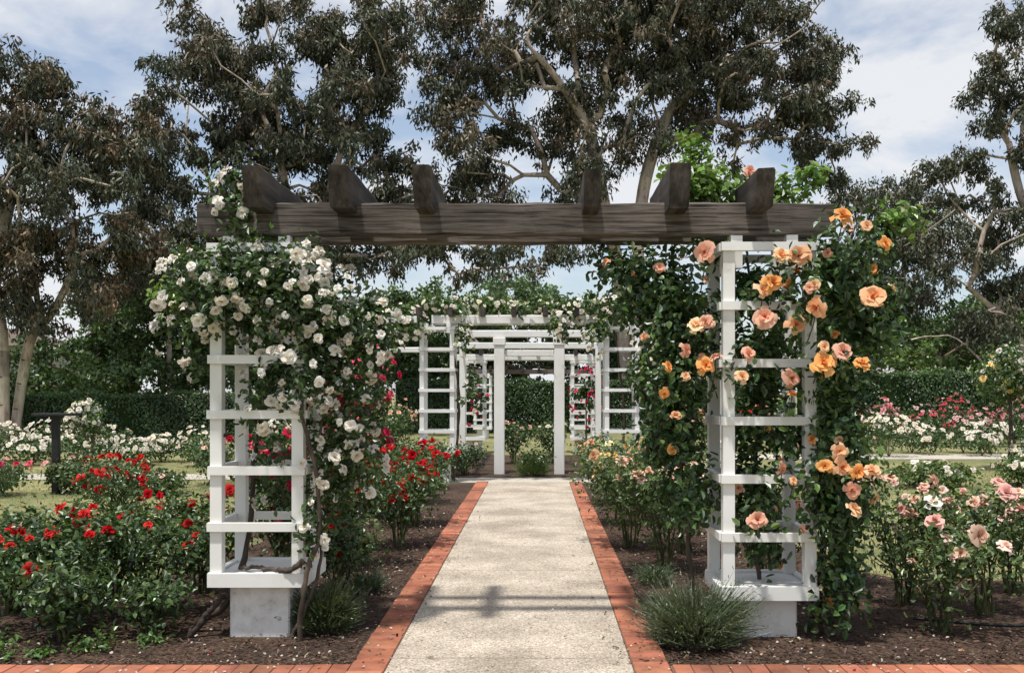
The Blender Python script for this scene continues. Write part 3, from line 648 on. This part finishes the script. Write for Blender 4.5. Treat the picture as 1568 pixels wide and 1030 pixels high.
def weeds(name,pts):
    mb=MB()
    for (X,Y,r_) in pts:
        n=int(220*r_/.15); P=np.stack([X+rng.normal(size=n)*r_*.5,Y+rng.normal(size=n)*r_*.5,np.abs(rng.normal(size=n))*r_*.35+.01],1)
        N=nrm(np.array([0,0,1.])+rng.normal(size=(n,3))*.5); leaves_fold(mb,P,N,rng.uniform(.02,.05,n),rng.uniform(.012,.03,n),varcol((.09,.16,.04),n,.25),0)
    mb.build(name,[M_LEAF])
weeds("garden_weeds",[(-2.75,6.15,.14),(-3.3,5.95,.18),(-2.45,6.3,.09),(-3.0,6.0,.07),(-3.45,6.2,.15)])

# ------------------------------------------------------------ small fixtures
mb=MB(); mb.bev(-7.58,-7.48,15.5,15.6,-.05,1.22,.006); mb.bev(-7.84,-7.22,15.40,15.70,1.22,1.26,.005); mb.bev(-7.60,-7.46,15.48,15.62,1.16,1.22,.005); mb.build("garden_sign",[M_BLACK])
mb=MB(); tube(mb,[(2.6,6.9,.03),(3.1,6.65,.04),(3.6,6.7,.03),(4.5,6.5,.03)],.012,.012,0,(1,1,1),7,20); mb.build("irrigation_hose",[M_BLACK],smooth=(0,))
def house(name,X,Y,w,d,h,rh):
    e=empty(name); mb=MB(); mb.box(X,X+w,Y,Y+d,0,h); mb.build("walls",[M_WALL],parent=e)
    mb=MB(); o_=.5; mb.add([(X-o_,Y-o_,h+.01),(X+w+o_,Y-o_,h+.01),(X+w+o_,Y+d+o_,h+.01),(X-o_,Y+d+o_,h+.01),(X+w*.25,Y+d/2,h+rh),(X+w*.75,Y+d/2,h+rh),(X+w*.75,Y+d/2+.01,h+rh),(X+w*.25,Y+d/2+.01,h+rh)],[(0,1,5,4),(1,2,6,5),(2,3,7,6),(3,0,4,7),(3,2,1,0)]); mb.build("roof",[M_ROOF],parent=e)
    mb=MB(); mf=MB()
    for zz in np.arange(1.0,h-1,2.9):
        for x in np.arange(X+1,X+w-1.5,2.6):
            mb.box(x,x+1.3,Y-.03,Y+.05,zz,zz+1.3); mf.box(x-.08,x+1.38,Y-.05,Y-.031,zz-.1,zz-.001); mf.box(x+.62,x+.68,Y-.05,Y-.031,zz,zz+1.3); mf.box(x-.08,x+1.38,Y-.05,Y-.031,zz+1.301,zz+1.38)
    mb.build("windows",[M_GLASS],parent=e); mf.build("window_frames",[M_WHITE],parent=e)
house("rendered_house",-47,66,14,8,4.6,1.4)

# ------------------------------------------------------------ trees
tree("eucalyptus_tree",40,[[(978,612,0),(976,440,0),(980,330,0),(998,240,.3),(1040,150,1),(1120,90,2)],[(960,612,.6),(950,440,.6),(925,320,.3),(905,210,0),(860,130,-1),(800,60,-2)]],
 [(700,20,70,50),(690,100,60,50),(770,100,75,65),(850,40,100,70),(960,10,120,80),(1090,20,110,80),(1190,70,80,70),(1250,140,55,60),(1290,220,32,45),(1120,120,90,60),(1010,110,90,60),(920,130,80,60),
  (730,210,75,50),(690,170,45,40),(880,210,60,50),(970,190,70,45),(1200,180,70,45),(1110,195,60,30),(750,270,60,35),(860,-40,200,60),(1060,-50,160,60),(880,270,40,35),(1240,210,40,25),(1120,240,30,20),(800,190,35,35),(700,300,40,25),(1270,90,25,35)],clump_r=.66,per=340,cover=2.0,brown=.55,k=.02)
tree("eucalyptus_tree",37,[[(425,612,0),(428,450,0),(440,330,0),(430,250,.3),(400,170,1)],[(455,612,.5),(470,450,.5),(520,240,0),(560,170,0),(590,110,-1)]],
 [(330,60,50,50),(390,15,55,35),(480,40,70,50),(560,60,60,50),(610,40,32,40),(290,120,45,45),(380,120,80,60),(500,140,80,60),(590,130,38,40),(250,185,50,50),(330,200,80,55),(440,220,70,50),(560,225,60,45),(620,260,45,45),
 (500,300,65,45),(250,270,60,50),(370,290,70,45),(580,320,60,45),(640,330,50,40),(540,390,80,40),(640,390,70,40),(740,395,70,30),(460,380,60,40),(840,385,32,28),(330,360,50,45)],clump_r=.62,per=340,cover=2.05,brown=.5,k=.018)
tree("eucalyptus_tree",30,[[(5,612,0),(3,520,0),(-10,430,0),(10,330,0),(40,240,.5),(60,160,1)],[(20,612,.5),(45,525,.5),(80,480,.5),(120,400,0)]],
 [(10,105,70,35),(90,125,65,40),(150,165,50,35),(30,190,80,55),(120,220,80,50),(200,215,50,45),(50,290,85,50),(150,300,75,50),(30,380,75,50),(120,380,75,50),(60,460,65,40),(195,370,45,40),(150,450,50,40),(210,290,35,40),(-80,250,80,120),(-60,400,60,60)],
 clump_r=.52,per=330,cover=2.1,cols=((.06,.07,.042),(.175,.115,.066)),brown=.5,k=.018,leafL=.2,leafW=.06)
tree("eucalyptus_tree",46,[[(1385,612,0),(1380,500,0),(1385,400,0),(1390,320,.3)]],
 [(1375,280,50,32),(1320,315,50,35),(1430,330,42,38),(1385,350,65,45),(1440,400,50,50),(1400,450,65,45),(1340,410,55,50),(1285,310,28,25),(1350,470,50,40),(1460,290,25,20),(1290,380,30,40)],clump_r=.7,per=300,cover=2.0,cols=((.075,.09,.052),(.135,.105,.07)),brown=.35,k=.018)
tree("eucalyptus_tree",34,[[(1620,612,0),(1615,480,0),(1590,380,0),(1560,290,0),(1545,220,0)],[(1600,612,.4),(1560,520,.4),(1500,455,.4),(1462,425,0)],[(1610,612,0),(1480,530,.8),(1430,515,.8),(1395,520,.8)]],
 [(1550,25,40,35),(1500,110,38,32),(1550,140,38,34),(1515,190,32,28),(1490,240,30,24),(1450,250,25,18),(1560,235,35,30),(1510,290,36,26),(1545,350,48,35),(1560,420,45,40),(1540,490,50,30),(1490,400,26,22),(1500,500,35,25),(1440,300,20,16),(1620,150,50,90),(1630,330,50,90)],clump_r=.45,per=260,cover=2.0,brown=.3,k=.018,leafL=.2,leafW=.06)
tree("grey_gum_tree",36,[[(262,612,0),(258,500,0),(250,400,0),(245,330,0)]],[(240,330,45,35),(270,390,60,45),(215,410,45,45),(240,460,60,40),(300,450,45,40)],clump_r=.6,per=380,cover=2.2,cols=((.10,.12,.075),(.15,.15,.095)),brown=.4,k=.016,droop=.4)
def shrubmass(name,D,blobs,cols,clump_r=.6,per=300,cover=2.2,leafL=.17,leafW=.11):
    tr=[[(b[0],612,0),(b[0],b[1]+b[3]*.3,0),(b[0]+3,b[1],0)] for b in blobs[:3]]
    return tree(name,D,tr,blobs,clump_r,per,cover,leafL,leafW,cols,(.15,.12,.09),.45,.014,-1,1.0,M_LEAF)
DK=((.045,.08,.028),(.085,.135,.04)); BR=((.075,.125,.034),(.145,.215,.055))
shrubmass("garden_shrub",37,[(200,520,70,70),(290,540,60,60),(130,550,60,50),(70,590,40,25),(170,470,50,30),(220,585,100,22),(20,590,40,18)],DK)
shrubmass("garden_shrub",41,[(320,480,50,60),(380,500,70,60),(160,465,60,30),(450,520,70,60)],BR)
shrubmass("garden_shrub",44,[(560,530,80,60),(650,520,80,60),(740,540,70,50),(820,545,60,45),(900,530,70,60),(980,530,70,60)],DK)
shrubmass("garden_shrub",48,[(600,480,60,40),(700,480,70,40),(880,490,60,35),(960,480,60,50),(1050,500,80,60)],BR)
shrubmass("garden_shrub",70,[(795,460,50,35),(800,430,30,28),(770,470,60,35),(860,480,50,20)],((.11,.165,.085),(.15,.22,.1)),1.0,300,2.2,.3,.2)
shrubmass("garden_shrub",42,[(1400,520,80,45),(1500,500,70,50),(1560,480,50,50),(1330,520,60,50),(1460,550,80,30),(1250,520,80,60)],DK)
shrubmass("garden_shrub",39,[(1530,540,50,25),(1350,550,60,22),(1440,535,40,25),(1580,500,40,50)],BR)
shrubmass("garden_shrub",60,[(180,560,100,45),(400,560,120,50),(1200,550,120,55),(1450,540,120,60),(1640,530,120,70),(1000,550,100,55),(620,550,100,50),(90,590,60,22)],DK,1.0,280,2.1,.32,.22)

# ------------------------------------------------------------ light, sky, camera
el=radians(73); az=math.atan2(-.42,-.9)
d=Vector((sin(az)*cos(el),cos(az)*cos(el),sin(el)))
sl=bpy.data.lights.new("sun",'SUN'); sl.energy=4.8; sl.angle=radians(2.5); sl.color=(1,.965,.91)
so=bpy.data.objects.new("sun",sl); so.rotation_euler=d.to_track_quat('Z','Y').to_euler(); so.location=(0,0,40); bpy.context.scene.collection.objects.link(so)
w=bpy.data.worlds.new("World"); bpy.context.scene.world=w; w.use_nodes=True; nt=w.node_tree; L=nt.links.new
bg=nt.nodes["Background"]; bg.inputs["Strength"].default_value=.15
sky=nt.nodes.new("ShaderNodeTexSky"); sky.sky_type='NISHITA'; sky.sun_disc=False; sky.sun_elevation=el; sky.sun_rotation=az; sky.dust_density=1.2; sky.air_density=1.0
tc=nt.nodes.new("ShaderNodeTexCoord"); mp=nt.nodes.new("ShaderNodeMapping"); mp.inputs["Scale"].default_value=(1.5,1.5,3.6); mp.inputs["Rotation"].default_value=(.12,.25,.3); mp.inputs["Location"].default_value=(.9,.2,.1)
L(tc.outputs["Generated"],mp.inputs[0])
n=nt.nodes.new("ShaderNodeTexNoise"); n.inputs["Scale"].default_value=2.6; n.inputs["Detail"].default_value=6; n.inputs["Roughness"].default_value=.56; n.inputs["Distortion"].default_value=.35
L(mp.outputs[0],n.inputs["Vector"])
r=nt.nodes.new("ShaderNodeValToRGB"); r.color_ramp.elements[0].position=.42; r.color_ramp.elements[0].color=(.22,.22,.22,1); r.color_ramp.elements[1].position=.58; r.color_ramp.elements[1].color=(.95,.95,.95,1)
L(n.outputs["Fac"],r.inputs[0])
mx=nt.nodes.new("ShaderNodeMix"); mx.data_type='RGBA'; L(r.outputs[0],mx.inputs[0]); L(sky.outputs[0],mx.inputs[6]); mx.inputs[7].default_value=(5.7,5.8,6.0,1)
L(mx.outputs[2],bg.inputs[0])
cd=bpy.data.cameras.new("camera"); cd.lens=35; cd.sensor_width=36; cd.shift_x=-40/1568; cd.shift_y=84/1568; cd.clip_end=2000; cd.clip_start=.1
co=bpy.data.objects.new("camera",cd); co.location=(0,0,1.6); co.rotation_euler=(radians(90),0,0); bpy.context.scene.collection.objects.link(co); bpy.context.scene.camera=co
sc=bpy.context.scene; sc.view_settings.view_transform='Standard'; sc.view_settings.look='None'; sc.view_settings.exposure=0
